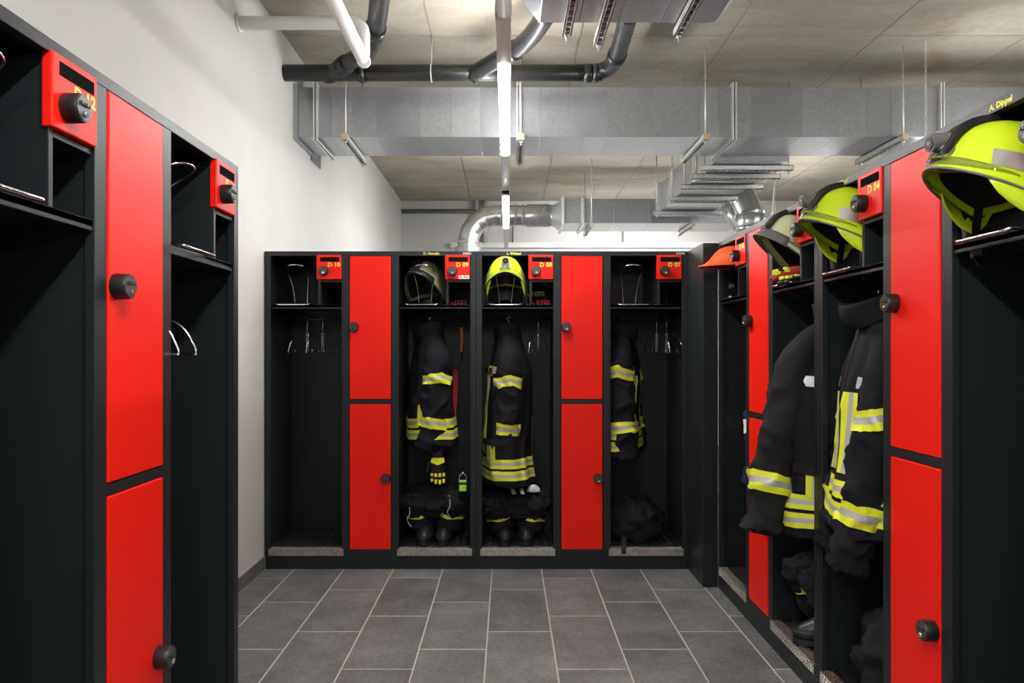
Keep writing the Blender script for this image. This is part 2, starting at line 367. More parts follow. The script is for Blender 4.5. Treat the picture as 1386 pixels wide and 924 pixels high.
def make_locker(names, label, loc, rz, rail_names, logo):
    t = thing('fire_locker', label, 'locker', loc, rz)
    A, I = M['anthracite'], M['interior']
    P = lambda nm, m, bv=.0015, par=None: b.build(nm, m, par or t, bevel=bv)
    for x0, x1 in ((.0005, .018), (UW-.018, UW-.0005)):
        b = MB(); b.box(x0, x1, .02, LD, .08, LH-.002); P('side_panel', A)
    for x0, x1 in ((.482, .496), (.804, .818)):
        b = MB(); b.box(x0, x1, .02, LD-.006, .125, LH-.006); P('divider', A)
    b = MB(); b.box(.018, UW-.018, LD-.006, LD, .08, LH-.002); P('back_panel', I, 0)
    b = MB(); b.box(.0005, UW-.0005, .02, LD, LH-.006, LH); P('top_panel', A)
    b = MB(); b.box(.018, UW-.018, .004, LD-.006, .105, .122); P('bottom_panel', I, 0)
    b = MB(); b.box(.0005, UW-.0005, .0, .02, 0, .12); b.box(.0005, .018, .02, LD, 0, .08); b.box(UW-.018, UW-.0005, .02, LD, 0, .08); P('plinth', A)
    for x0, x1 in ((.0005, .036), (.036+.438, .520), (.780, .826), (UW-.036, UW-.0005)):
        b = MB(); b.box(x0, x1, 0, .022, .12, LH-.028); P('stile', A)
    b = MB(); b.box(.0005, UW-.0005, 0, .022, LH-.028, LH); P('top_rail', A)
    b = MB(); b.box(.520, .780, .0, .022, 1.014, 1.041); P('middle_rail', A)
    for k, (z0, z1) in enumerate(((1.043, 1.921), (.122, 1.012))):
        b = MB(); b.box(DOOR[0]+.002, DOOR[1]-.002, -.003, .016, z0, z1); d = P('door', M['red'], .003)
        tag(d, 'red upper locker door' if k == 0 else 'red lower locker door')
        lock(d, DOOR[0]+.03 if k == 0 else DOOR[1]-.03, 1.485 if k == 0 else .558, -.003)
    for oi, (xa, xb) in enumerate(OP):
        b = MB(); b.box(xa-.018, xb+.018, .004, LD-.006, 1.606, 1.622); b.box(xa-.0, xb+.0, .004, .010, 1.598, 1.622); P('shelf', A)
        xd = xb-.146
        b = MB(); b.box(xd-.0, xd+.014, .006, LD-.02, 1.622, LH-.03); P('cubby_divider', A)
        b = MB(); b.box(xd+.014, xb+.004, .006, LD-.02, 1.762, 1.774); P('cubby_shelf', A)
        b = MB(); b.box(xb-.153, xb-.001, -.006, .016, 1.778, 1.928)
        fl = P('letter_flap', M['red'], .003); tag(fl, 'small red flap with letter slot and number')
        b = MB(); b.box(xb-.131, xb-.013, -.0068, -.004, 1.886, 1.914); P('letter_slot', M['black_print'], 0, fl)
        lock(fl, xb-.106, 1.828, -.006)
        text_mesh('number_text', names[oi], .036, M['yellow_print'], fl, (xb-.008, -.0066, 1.856), (PI/2, 0, 0), .0004, .0012, 'RIGHT', 1.05)
        if names[oi] == 'D 09':
            b = MB(); b.box(xb-.069, xb-.005, -.0066, -.0055, 1.781, 1.803); st = P('sticker', M['white_print'], 0, fl); tag(st, 'white sticker')
            text_mesh('sticker_text', 'E - Tor', .018, M['black_print'], fl, (xb-.037, -.0069, 1.786), (PI/2, 0, 0), .0002, .0004, 'CENTER')
        # tread plate with raised diamonds
        b = MB(); b.box(xa-.012, xb+.012, -.006, .0, .082, .125); b.box(xa-.012, xb+.012, -.006, .045, .1225, .1255); tp = P('tread_plate', M['tread'], .001)
        b = MB(); nx = int((xb-xa+.02)/.011)
        for i in range(nx):
            for j in range(3):
                cx = xa-.004+i*.011+(.0055 if j % 2 else 0); sg = 1 if (i+j) % 2 else -1
                m4 = Matrix.Translation((cx, -.0066, .0885+j*.0135)) @ Matrix.Rotation(sg*.8, 4, 'Y')
                b.box(-.0062, .0062, -.0012, .001, -.0015, .0015, 0, m4)
                m5 = Matrix.Translation((cx, .004+j*.0145, .126)) @ Matrix.Rotation(sg*.8, 4, 'Z')
                b.box(-.0062, .0062, -.0015, .0015, -.001, .0012, 0, m5)
        tag(b.build('raised_tread', M['tread_top'], tp), kind='stuff')
        # boot tray
        b = MB(); b.box(xa+.008, xb-.008, .052, LD-.02, .122, .130); tr = P('boot_tray', M['rubber'], .002)
        b = MB()
        for i in range(9):
            for j in range(9):
                m4 = Matrix.Translation((xa+.045+i*.043, .085+j*.043, .131)) @ Matrix.Rotation(.0, 4, 'Z')
                b.box(-.013, .013, -.006, .006, -.002, .003, 0, m4)
        tag(b.build('tray_stud', M['rubber'], tr, bevel=.0015), kind='stuff')
        # hanging rail
        b = MB(); b.cyl((xa-.012, .25, 1.545), (xb+.012, .25, 1.545), .008, 10); P('hanging_rail', M['black'], 0)
        # chrome helmet holder
        cx = xa+.142
        pts = catmull([(cx-.038, .16, 1.628), (cx-.045, .15, 1.72), (cx-.06, .11, 1.81), (cx-.062, .06, 1.848), (cx-.045, .022, 1.864), (cx, .008, 1.869),
                       (cx+.045, .022, 1.864), (cx+.062, .06, 1.848), (cx+.06, .11, 1.81), (cx+.045, .15, 1.72), (cx+.038, .16, 1.628)], 4)
        b = MB(); b.tube(pts, .0038, 8); hh = P('helmet_holder', M['chrome'], 0)
        b = MB(); b.box(cx-.055, cx+.055, .145, .175, 1.622, 1.634); P('holder_base', M['black'], 0, hh)
        b = MB(); q = .097
        b.tube(catmull([(cx-q, .10, 1.627), (cx-q, 0, 1.627), (cx-q+.004, -.016, 1.625), (cx-q+.02, -.022, 1.622), (cx, -.022, 1.622), (cx+q-.02, -.022, 1.622), (cx+q-.004, -.016, 1.625), (cx+q, 0, 1.627), (cx+q, .10, 1.627)], 4), .005, 8)
        P('front_rod', M['chrome'], 0, hh)
        if rail_names[oi]:
            text_mesh('name_text', rail_names[oi], .021, M['yellow_print'], t, (xa+.15, -.0006, LH-.021), (PI/2, 0, 0), .0003, .0006, 'LEFT')
    if logo:
        for z in logo:
            b = MB(); n = 14
            for r0, r1 in ((.0045, .0065), (.0, .002)):
                vs = []
                for k in range(n):
                    a = 2*PI*k/n; vs += [(z+r0*math.cos(a), -.0008, LH-.014+r0*math.sin(a)), (z+r1*math.cos(a), -.0008, LH-.014+r1*math.sin(a))]
                b.add(vs, [(2*k, 2*k+1, (2*k+3) % (2*n), (2*k+2) % (2*n)) for k in range(n)])
            b.build('maker_emblem', M['white_print'], t)
            text_mesh('maker_text', 'RWd', .016, M['white_print'], t, (z+.010, -.0006, LH-.0195), (PI/2, 0, 0), .0003, .0004, 'LEFT')
    return t
YF, XRF, XLF = 4.383, 1.193, -.895
XA, XB = -1.493, -.193
YR1, YR2, YL = 4.042, 2.742, 1.073
make_locker(('D 10', 'D 09'), 'back row locker next to the white wall, with flaps D 10 and D 09', (XA, YF, 0), 0, (None, 'D. Novokia'), (1.225,))
make_locker(('D 08', 'D 07'), 'back row locker at the corner panel, with flaps D 08 and D 07', (XB, YF, 0), 0, ('L. Weitzel', None), (1.235,))
make_locker(('D 06', 'D 05'), 'far locker of the right row holding the orange helmet', (XRF, YR1, 0), -PI/2, (None, None), (1.21,))
make_locker(('D 04', 'D 03'), 'nearest locker of the right row, with flap D 04', (XRF, YR2, 0), -PI/2, ('C. Juli', 'A. Dippel'), None)
make_locker(('D 12', 'D 11'), 'empty locker in the left foreground, with flap D 12', (XLF, YL, 0), PI/2, (None, None), None)
t = thing('corner_panel', 'dark filler panel closing the corner between back and right lockers', 'panel', (1.108, 4.043, 0))
b = MB(); b.box(.0, .085, 0, .016, 0, LH); b.build('front_sheet', M['anthracite'], t, bevel=.002)
b = MB(); b.box(.0, .016, .016, .36, 0, LH); b.build('side_sheet', M['anthracite'], t, bevel=.002)
b = MB(); b.box(.016, .30, .016, .338, LH-.012, LH); b.build('top_sheet', M['anthracite'], t)

# ------------------------------------------------------------------ coat hangers
hanger_proto = []
def coat_hanger(x, y, label, rz=0, group=None):
    t = thing('coat_hanger', label, 'hanger', (x, y, 1.545), rz, group)
    if not hanger_proto:
        b = MB()
        hook = [(0, .012*math.cos(a)+.0, .010+.012*math.sin(a)-.009+.008) for a in [PI*1.05-PI*1.3*k/8*1 for k in range(9)]]
        b.tube(hook+[(0, .0, -.012), (0, 0, -.10)], .0026, 7); hanger_proto.append(b.build('hook', M['chrome'], t))
        b = MB()
        for s in (-1, 1):
            b.tube(catmull([(0, s*.012, -.20), (0, s*.012, -.10), (0, s*.03, -.093), (0, s*.12, -.105), (0, s*.19, -.14), (0, s*.222, -.19), (0, s*.228, -.214), (0, s*.215, -.216), (0, s*.1, -.216), (0, s*.02, -.216), (0, s*.012, -.20)], 5), .003, 7)
            b.cyl((0, s*.15, -.216), (0, s*.15, -.195), .0025, 6)
        hanger_proto.append(b.build('shoulder_frame', M['chrome'], t))
    else:
        for p in hanger_proto: link_copy(p, p.name, t, (0, 0, 0))
    return t
HG = 'empty wire hangers'
coat_hanger(XA+.193, YF+.25, 'left of two empty wire hangers in locker D 10 by the wall', -.24, HG)
coat_hanger(XA+.294, YF+.25, 'right of two empty wire hangers in locker D 10 by the wall', -.20, HG)
coat_hanger(XB+.392, YF+.25, 'empty wire hanger to the right of the jacket under flap D 08', -.30, HG)
coat_hanger(XB+1.16, YF+.25, 'empty wire hanger nearer the jacket under flap D 07', .16, HG)
coat_hanger(XB+1.225, YF+.25, 'empty wire hanger by the right side under flap D 07', .22, HG)
coat_hanger(XLF-.205, 1.90, 'nearer of the empty wire hangers under flap D 11 on the left', PI/2-.04, HG)
coat_hanger(XLF-.205, 1.985, 'farther of the empty wire hangers under flap D 11 on the left', PI/2+.05, HG)

# ------------------------------------------------------------------ jackets
def nz(p, s, seed): return noise.noise(Vector(p)*s+Vector((seed*7.1, seed*3.3, seed)))
def surf_patch(b, P, u0, u1, v0, v1, nu, nv, off, mif, uoff=None):
    vs = []; fs = []; e = 1e-3
    for i in range(nu+1):
        for j in range(nv+1):
            v = v0+(v1-v0)*j/nv; u = u0+(u1-u0)*i/nu+(uoff(v) if uoff else 0)
            p = P(u, v); du = P(u+e, v)-p; dv = P(u, v+e)-p
            n = du.cross(dv); n.normalize(); vs.append(p+n*off)
    o = len(b.v); b.v += [tuple(p) for p in vs]
    for i in range(nu):
        for j in range(nv):
            a = i*(nv+1)+j; b.f.append([o+a, o+a+1, o+a+nv+2, o+a+nv+1]); b.mi.append(mif((i+.5)/nu, (j+.5)/nv)); b.sm.append(True)
def jacket(label, loc, phi, cloth='cloth', sleeve_mat=None, length=.80, swing=(.16, .16), fwd=(.0, .0), seed=1, chest=True, badge=None, cuff_band=.74, arm_band=.36, hem=True, pocket=True, collar_open=0, group=None, slen=.66, wide=1.0, arm_chev=.035, flat=1.0, srad=1.0, white=False, tilt=0):
    t = thing('turnout_jacket', label, 'jacket', loc, phi, group); t.rotation_euler = (math.radians(tilt), 0, phi)
    C = M[cloth]; SM = M[sleeve_mat or cloth]
    zb = -.10-length
    tab = [(zb, .275*wide, .135), (zb*.8-.02, .262*wide, .125), (-.52, .25*wide, .118), (-.34, .242*wide, .112), (-.27, .225*wide, .100), (-.20, .18*wide, .088), (-.145, .125, .076), (-.11, .088, .07), (-.075, .078, .066)]
    def body(z, th):
        a, bb = interp(tab, z); bb *= flat
        c, s = math.cos(th), math.sin(th)
        x = a*math.copysign(abs(c)**.75, c); y = bb*math.copysign(abs(s)**.9, s)
        f = min(1, max(0, (-.15-z)/.25))
        rg = 1-abs(nz((x, y, z*.30), 7, seed+4))*2.4
        d = f*(.010*math.sin(th*3+seed+z*4)+.014*nz((x, y, z*.45), 6, seed)+.018*max(0, rg)**2-.006+.004*math.sin(th*9+z*3+seed*2))
        l = math.hypot(x, y) or 1
        return Vector((x+x/l*d, y+y/l*d-.01*math.sin(z*5+seed)*f, z+.012*nz((th, 0, 0), 1.2, seed)*f))
    N = 72; zs = [zb+(-.075-zb)*i/60 for i in range(61)]
    rs = [[body(z, 2*PI*k/N) for k in range(N)] for z in zs]
    inner = [[Vector((p.x*.93, p.y*.9, p.z+.03)) for p in rs[0]]]+[[Vector((p.x*.9, p.y*.85, p.z+.12)) for p in rs[0]]]
    b = MB(); b.rings(inner[::-1]+rs, True); b.build('body', C, t)
    # collar
    b = MB(); cr = []
    for i, (z, a, bb) in enumerate(((-.10, .098, .078), (-.07, .10, .082), (-.035, .108, .088), (-.02, .112, .09), (-.028, .104, .083), (-.07, .085, .068))):
        cr.append([Vector((a*math.cos(th), bb*math.sin(th)-.01-collar_open*.05*max(0, -math.sin(th))*(i > 0), z-.035*max(0, -math.sin(th))+.006*math.sin(3*th+seed))) for th in [2*PI*k/32 for k in range(32)]])
    b.rings(cr, False); b.build('collar', SM, t)
    def mif(i, j): return 1 if .33 < i < .67 else 0
    tapes = [M['white_cloth' if white else 'tape_y'], M['white_cloth' if white else 'tape_s']]
    if hem:
        for k in (0, 1):
            b = MB(); z0 = zb+.045+k*.072
            surf_patch(b, body, z0, z0+.058, -PI/2, 1.5*PI, 6, 84, -.007, mif); b.build('hem_tape', tapes, t)
    def bx(z, x): # front angle for a given x
        a, _ = interp(tab, z); c = math.copysign(min(1, abs(x)/a)**(1/.75), x); return -math.acos(c)
    def front(z, x): return body(z, bx(z, x))
    def back(z, x): return body(z, -bx(z, x))
    if chest:
        for s in (-1, 1):
            b = MB(); surf_patch(b, front, zb+.20, -.36, s*.075-.03, s*.075+.03, 24, 6, -.008, lambda i, j: 1 if .33 < j < .67 else 0); b.build('chest_tape', tapes, t)
        for q in (-.19, .09):
            b = MB(); surf_patch(b, front, -.345, -.305, q, q+.10, 3, 8, -.006, lambda i, j: 0); b.build('white_tape', M['tape_s'], t)
        b = MB(); surf_patch(b, back, zb+.20, -.36, -.03, .03, 14, 6, .004, lambda i, j: 1 if .33 < j < .67 else 0)
        b.build('back_tape', tapes, t)
    b = MB(); surf_patch(b, front, zb+.01, -.13, -.004, .004, 24, 2, -.006, lambda i, j: 0); b.build('zip', M['black'], t)
    if pocket:
        for s in (-1, 1):
            xa, xb = sorted((s*.10, s*.22))
            b = MB(); surf_patch(b, front, zb+.19, zb+.29, xa, xb, 6, 8, -.012, lambda i, j: 0); surf_patch(b, front, zb+.262, zb+.30, xa-.008, xb+.008, 3, 8, -.024, lambda i, j: 0)
            b.build('pocket_flap', SM, t)
            b = MB(); surf_patch(b, front, zb+.175, zb+.262, xa+.03, xb-.02, 6, 3, -.0135, lambda i, j: 1 if .33 < j < .67 else 0); b.build('pocket_tape', tapes, t)
    if badge:
        which, xc, zc, txt = badge
        fn = front if which == 'front' else back
        b = MB(); surf_patch(b, fn, zc-.03, zc+.03, xc-.07, xc+.07, 3, 8, -.006 if which == 'front' else .006, lambda i, j: 0); pb = b.build('badge', M['tape_y'], t)
        p = fn(zc, xc); ang = 0 if which == 'front' else PI
        dv = fn(zc, xc+.02)-fn(zc, xc-.02); ang = math.atan2(dv.y, dv.x)+(0 if which == 'front' else PI)
        nrm = Vector((math.sin(ang), -math.cos(ang), 0))
        text_mesh('badge_text', txt, .05, M['black_print'], pb, p+nrm*.016+Vector((0, 0, -.018)), (PI/2, 0, ang), .001, .001, 'CENTER')
    # sleeves
    for si, s in enumerate((-1, 1)):
        a = swing[si]; fw = fwd[si]
        S = Vector((s*.178*wide, 0, -.265))
        d = Vector((s*math.sin(a), fw, -math.cos(a))).normalized()
        bend = Vector((-s*.01, -.035, 0))
        path = catmull([Vector((s*.06*wide, 0, -.125)), Vector((s*.115*wide, 0, -.175)), S, S+d*slen*.22, S+d*slen*.5+bend*.2, S+d*slen*.78+bend*.7, S+d*slen+bend*1.3], 8)
        L = [0]
        for p, q in zip(path, path[1:]): L.append(L[-1]+(q-p).length)
        T = L[-1]
        def spos(u):
            u = max(0, min(.9999, u))*T
            for i in range(len(L)-1):
                if u <= L[i+1]: return path[i].lerp(path[i+1], (u-L[i])/(L[i+1]-L[i]))
            return path[-1]
        rtab = [(u_, ra_*srad, rb_*srad) for u_, ra_, rb_ in ((0, .050, .050), (.10, .064, .066), (.22, .080, .088), (.5, .082, .095), (.8, .074, .088), (1, .068, .078))]
        def sl(u, th, rtab=rtab, spos=spos, s=s):
            p = spos(u); dd = (spos(min(.999, u+.03))-spos(max(0, u-.03))).normalized()
            yax = Vector((0, 1, 0)); yax = (yax-dd*yax.dot(dd)).normalized(); xax = dd.cross(yax)
            ra, rb = interp(rtab, u)
            c, sn = math.cos(th), math.sin(th)
            f = min(1, max(0, (u-.15)*4))
            q = p+xax*c*.1+yax*sn*.1; rg = 1-abs(nz((q.x+q.z*.5, q.y+q.z*.4, q.z*1.1), 8, seed+s))*2.6
            w = f*(.004*math.sin(u*26+2*math.sin(th+seed)+seed)*(.6+.4*math.sin(th-1))+.016*nz(q, 6, seed+s)+.020*max(0, rg)**2-.012)
            return p+xax*c*(ra+w)+yax*sn*(rb+w)
        n = 36; us = [i/64 for i in range(65)]
        b = MB(); rr = [[sl(u, 2*PI*k/n) for k in range(n)] for u in us]
        c0 = spos(.93); rr += [[c0+(p-spos(1))*.85 for p in rr[-1]]]
        b.rings(rr, True); so = b.build('sleeve', SM, t)
        for u0, w, chev in ((arm_band, .088, arm_chev), (cuff_band, .088, 0)):
            if u0:
                b = MB(); surf_patch(b, sl, u0, u0+w, 0, 2*PI, 9, 54, .0075, mif, (lambda v, chev=chev: chev*abs(math.sin(v))*1.0) if chev else None)
                b.build('sleeve_tape', tapes, so)
        b = MB(); surf_patch(b, sl, .93, .985, 0, 2*PI, 2, 30, .006, lambda i, j: 0); surf_patch(b, sl, .935, .975, PI*1.2, PI*1.75, 2, 8, .013, lambda i, j: 0)
        b.build('cuff', SM, so)
    # hanger hook
    b = MB(); b.tube([(0, .012, .0), (0, .008, .01), (0, -.002, .012), (0, -.010, .006), (0, -.010, -.004), (0, 0, -.012), (0, 0, -.09)], .0028, 7); b.build('hanger_hook', M['chrome'], t)
    return t
R = math.radians
RZ = 1.545
# back row
jacket('black turnout jacket with red glove at its cuff, hanging under flap D 09', (XA+1.0, YF+.22, RZ), R(-68), seed=3, length=.70, swing=(.10, .05), slen=.56, fwd=(0, -.05), wide=.80, cuff_band=.72, arm_band=.33, chest=False, badge=None, collar_open=.5, flat=1.1)
jacket('turnout jacket with yellow lettered badge hanging under flap D 08', (XB+.20, YF+.22, RZ), R(-88), cloth='cloth', sleeve_mat='cloth_grey', seed=5, length=.95, swing=(.08, .03), slen=.63, wide=.84, badge=('front', .08, -.33, 'FEUER'), cuff_band=.70, arm_band=.32, flat=1.15)
jacket('slim dark navy turnout jacket hanging under flap D 07', (XB+.945, YF+.25, RZ), R(72), seed=8, length=.77, swing=(.05, .08), slen=.62, wide=.80, cuff_band=.70, arm_band=.26, flat=.75)
# right row
jacket('charcoal turnout jacket with outswung sleeve, hanging beside the nearer far-row post', (1.36, 2.93, RZ), R(4), cloth='cloth', sleeve_mat='cloth_grey', seed=11, length=.85, swing=(.27, .12), slen=.70, cuff_band=.72, arm_band=0, wide=1.0)
jacket('dark turnout jacket with raised collar hanging under flap D 04', (1.31, 2.50, RZ), R(-100), seed=14, length=.74, swing=(.05, .0), fwd=(0, -.05), slen=.70, cuff_band=.72, arm_band=.33, collar_open=.7, wide=.70, srad=.84, flat=.8, tilt=-4.5)
jacket('plain navy blue jacket with a white stripe hanging in the farthest right locker', (1.50, 3.80, RZ), R(0), cloth='navy', seed=17, length=.74, swing=(.13, .1), slen=.66, cuff_band=0, arm_band=.58, arm_chev=0, chest=False, hem=False, pocket=False, wide=.65, white=True)

# ------------------------------------------------------------------ helmets
def helmet(label, loc, rz, shell='neon', kind='crest', lamp=True, visor=True, pitch=0, straps=True, brow='grey_shell'):
    t = thing('fire_helmet', label, 'helmet', loc, rz); t.rotation_euler = (pitch, 0, rz)
    A, B, HT = .122, .150, .112
    cap = kind == 'cap'; tall = kind == 'tall'
    def rimz(th):   # th=0 front(-y)
        c = math.cos(th)
        side = max(0, 1-abs(c))
        if cap: return .0
        if tall: return -.10*(1-c)/2-.10*side+.02*max(0, c)
        return -.075*side**.8-.055*(1-c)/2
    def P(u, th):
        c, s = math.cos(th), math.sin(th)
        z0 = rimz(th); k = u*PI/2
        r = math.cos(k)**.62; zz = z0*(1-u)**1.2+(HT)*math.sin(k)**1.05
        fl = (1-u)**7
        out = 1+fl*((.24 if c > 0 else .10)*max(0, c)**1.3+.05)
        if cap: out = 1+fl*(.40*max(0, c)**2+.03)
        x = A*r*s*(1+fl*.06); y = -B*r*c*out
        return Vector((x, y, zz))
    N = 48; us = [0, .02, .05, .09, .14, .2, .28, .36, .45, .55, .65, .75, .85, .93, .985]
    rs = [[P(u, 2*PI*k/N) for k in range(N)] for u in us]
    b = MB(); b.rings(rs, False); o = len(b.v); b.v.append((0, 0, HT)); last = o-N
    for k in range(N): b.f.append([last+k, last+(k+1) % N, o]); b.mi.append(0); b.sm.append(True)
    sh = b.build('shell', M[shell], t)
    so = sh.modifiers.new('solid', 'SOLIDIFY'); so.thickness = .004; so.offset = 0
    # rim trim
    b = MB(); b.tube([P(0, 2*PI*k/N) for k in range(N)], .0035, 6, closed=True); b.build('rim', M['grey_shell' if not cap else 'orange'], t)
    # liner
    b = MB(); rl = []
    for u in (.06, .2, .4, .6, .8, .95): rl.append([Vector((p.x*.88, p.y*.86, p.z*.9-.004)) for p in [P(u, 2*PI*k/32) for k in range(32)]])
    b.rings(rl, False); b.build('liner', M['leather'], t)
    if not cap:
        # padded neck curtain
        b = MB(); rr = []
        for i in range(6):
            v = i/5
            ring = []
            for k in range(25):
                th = PI*.42+(PI*1.16)*k/24
                p = P(.02, th); ring.append(Vector((p.x*(.93-.06*v), p.y*(.9-.10*v), p.z-.004-.10*v+.006*math.sin(k*1.7)*v)))
            rr.append(ring)
        vs = [p for r_ in rr for p in r_]; n = 25
        b.add(vs, [(i*n+j, i*n+j+1, (i+1)*n+j+1, (i+1)*n+j) for i in range(5) for j in range(24)], 0, True)
        nc = b.build('neck_curtain', M['leather'], t); sm = nc.modifiers.new('solid', 'SOLIDIFY'); sm.thickness = .006
    if kind == 'crest':
        # reflective side flashes
        for s in (-1, 1):
            b = MB(); surf_patch(b, P, .16, .34, s*PI*.28, s*PI*.62, 5, 12, -.0045 if True else 0, lambda i, j: 0, lambda v: -.05*abs(abs(v)-PI*.45))
            b.build('reflective_flash', M['silver'], t)
    if kind in ('crest', 'tall'):
        if lamp != 'silver':
            cw = .032; rr = []
            for i in range(15):
                k = i/14; u = .12+.86*k if k < .7 else .722+ .25*(k-.7)/.3
                p = P(u, 0) if k <= .999 else P(.97, 0)
                q = Vector((0, p.y-.012, p.z+.016))
                rr.append([q+Vector((-cw, .006, -.02)), q+Vector((-cw*.8, 0, 0)), q+Vector((cw*.8, 0, 0)), q+Vector((cw, .006, -.02))])
            b = MB(); b.rings(rr, True); b.build('crest', M['black'], t, bevel=.003)
        if kind == 'crest':
            p = P(.30, 0); s0 = Vector((0, p.y-.03, p.z+.015)) if lamp != 'silver' else Vector((0, p.y-.024, p.z+.02))
            b = MB(); b.tube([s0+Vector((0, .035, .005)), s0, s0+Vector((0, -.016, -.002))], [.02, .023, .023], 16); lp = b.build('lamp', M['silver' if lamp == 'silver' else 'grey_shell'], t, sharp=.6)
            b = MB(); b.tube([s0+Vector((0, -.014, -.002)), s0+Vector((0, -.0185, -.0025))], [.017, .016], 16); b.build('lamp_lens', M['black'], lp)
            b = MB(); b.tube([s0+Vector((0, -.016, -.002)), s0+Vector((0, -.0195, -.0027))], [.007, .006], 12); b.build('lamp_bulb', M['chrome'], lp)
            b = MB(); p2 = P(.1, 0)
            b.rings([[(-.034, p2.y-.002, p2.z-.0), (.034, p2.y-.002, p2.z), (.034, p2.y+.03, p2.z+.02), (-.034, p2.y+.03, p2.z+.02)], [(-.02, s0.y, s0.z-.012), (.02, s0.y, s0.z-.012), (.02, s0.y+.03, s0.z), (-.02, s0.y+.03, s0.z)]]); b.build('lamp_mount', M['silver' if lamp == 'silver' else 'grey_shell'], t, bevel=.004)
    if kind == 'tall':
        # grey flared brow
        b = MB(); rr = []
        for u, off in ((.0, .006), (.03, .007), (.07, .008), (.12, .009), (.17, .008)):
            ring = []
            for k in range(21):
                th = -PI*.30+PI*.60*k/20; p = P(u, th); l = math.hypot(p.x, p.y)
                ring.append(Vector((p.x*(1+off/l), p.y*(1+(off+.02*(1-u*3 if u < .33 else 0))/l), p.z+.004)))
            rr.append(ring)
        vs = [p for r_ in rr for p in r_]; n = 21
        b.add(vs, [(i*n+j, i*n+j+1, (i+1)*n+j+1, (i+1)*n+j) for i in range(4) for j in range(20)], 0, True)
        br = b.build('brow_peak', M[brow], t); sm = br.modifiers.new('solid', 'SOLIDIFY'); sm.thickness = .005
    if visor:
        # visor drawn inside the front rim
        b = MB(); vs = []; n = 21
        for i in range(5):
            for k in range(n):
                th = -PI*.40+PI*.80*k/(n-1); p = P(0, th)
                vs.append((p.x*.96, p.y*.95+.0, p.z+.03-.045*i/4*math.cos(th*1.1)))
        b.add(vs, [(i*n+j, i*n+j+1, (i+1)*n+j+1, (i+1)*n+j) for i in range(4) for j in range(n-1)], 0, True)
        vo = b.build('visor', M['visor'], t); sm = vo.modifiers.new('solid', 'SOLIDIFY'); sm.thickness = .0025
        # jaw guard of the shell colour, seen from below
    if kind == 'crest':
        for s in (-1, 1):
            b = MB(); vs = []
            for i in range(4):
                for k in range(9):
                    th = s*(PI*.28+PI*.32*k/8); p = P(0.01, th); w = math.sin(PI*k/8)**.6
                    vs.append((p.x*(.97-.05*i/3), p.y*.96, p.z-.052*i/3*w))
            b.add(vs, [(i*9+j, i*9+j+1, (i+1)*9+j+1, (i+1)*9+j) for i in range(3) for j in range(8)], 0, True)
            eo = b.build('ear_guard', M[shell], t); sm = eo.modifiers.new('solid', 'SOLIDIFY'); sm.thickness = .005
    if straps:
        for s in (-1, 1):
            p = P(.02, s*PI*.5)
            b = MB(); pts = catmull([(p.x*.9, .01, p.z+.02), (p.x*.88, .0, p.z-.05), (p.x*.80, -.005, p.z-.10), (p.x*.66, 0, p.z-.135)], 4)
            rr = [[q+Vector((-.0015, -.011, 0)), q+Vector((.0015, -.011, 0)), q+Vector((.0015, .011, 0)), q+Vector((-.0015, .011, 0))] for q in pts]
            b.rings(rr, True, 0, False); st = b.build('chin_strap', M['black'], t)
            b = MB(); q = pts[8]; b.box(q.x-.004, q.x+.004, q.y-.014, q.y+.014, q.z-.012, q.z+.012); b.build('buckle', M['grey_shell'], st, bevel=.002)
    return t
HZ = 1.812
def at_row_right(y, dx, z): return (XRF+dx, y, z)
helmet('neon yellow helmet with silver head lamp, facing out under flap D 08', (XB+.18, YF+.07, HZ), 0, 'neon', 'crest', lamp='silver')
helmet('neon yellow helmet with black crest in the nearest right locker, cut by the frame', at_row_right(1.775, .045, 1.792), -PI/2, 'neon', 'crest')
helmet('neon yellow helmet with dangling chin strap, partly behind flap D 04', at_row_right(2.56, .05, 1.812), -PI/2, 'neon', 'crest')
helmet('pale cream helmet with grey brow above the gloves on the shelf', at_row_right(3.075, .085, 1.818), -PI/2, 'cream', 'tall', lamp=True, straps=False)
helmet('olive helmet with dark visor on the chrome holder under flap D 09', (XA+.975, YF+.20, 1.80), R(-20), 'olive', 'tall', lamp=True, visor=False, straps=False, brow='black')
helmet('small orange red cap helmet under flap D 06', at_row_right(3.875, .06, 1.795), -PI/2, 'orange', 'cap', visor=False)

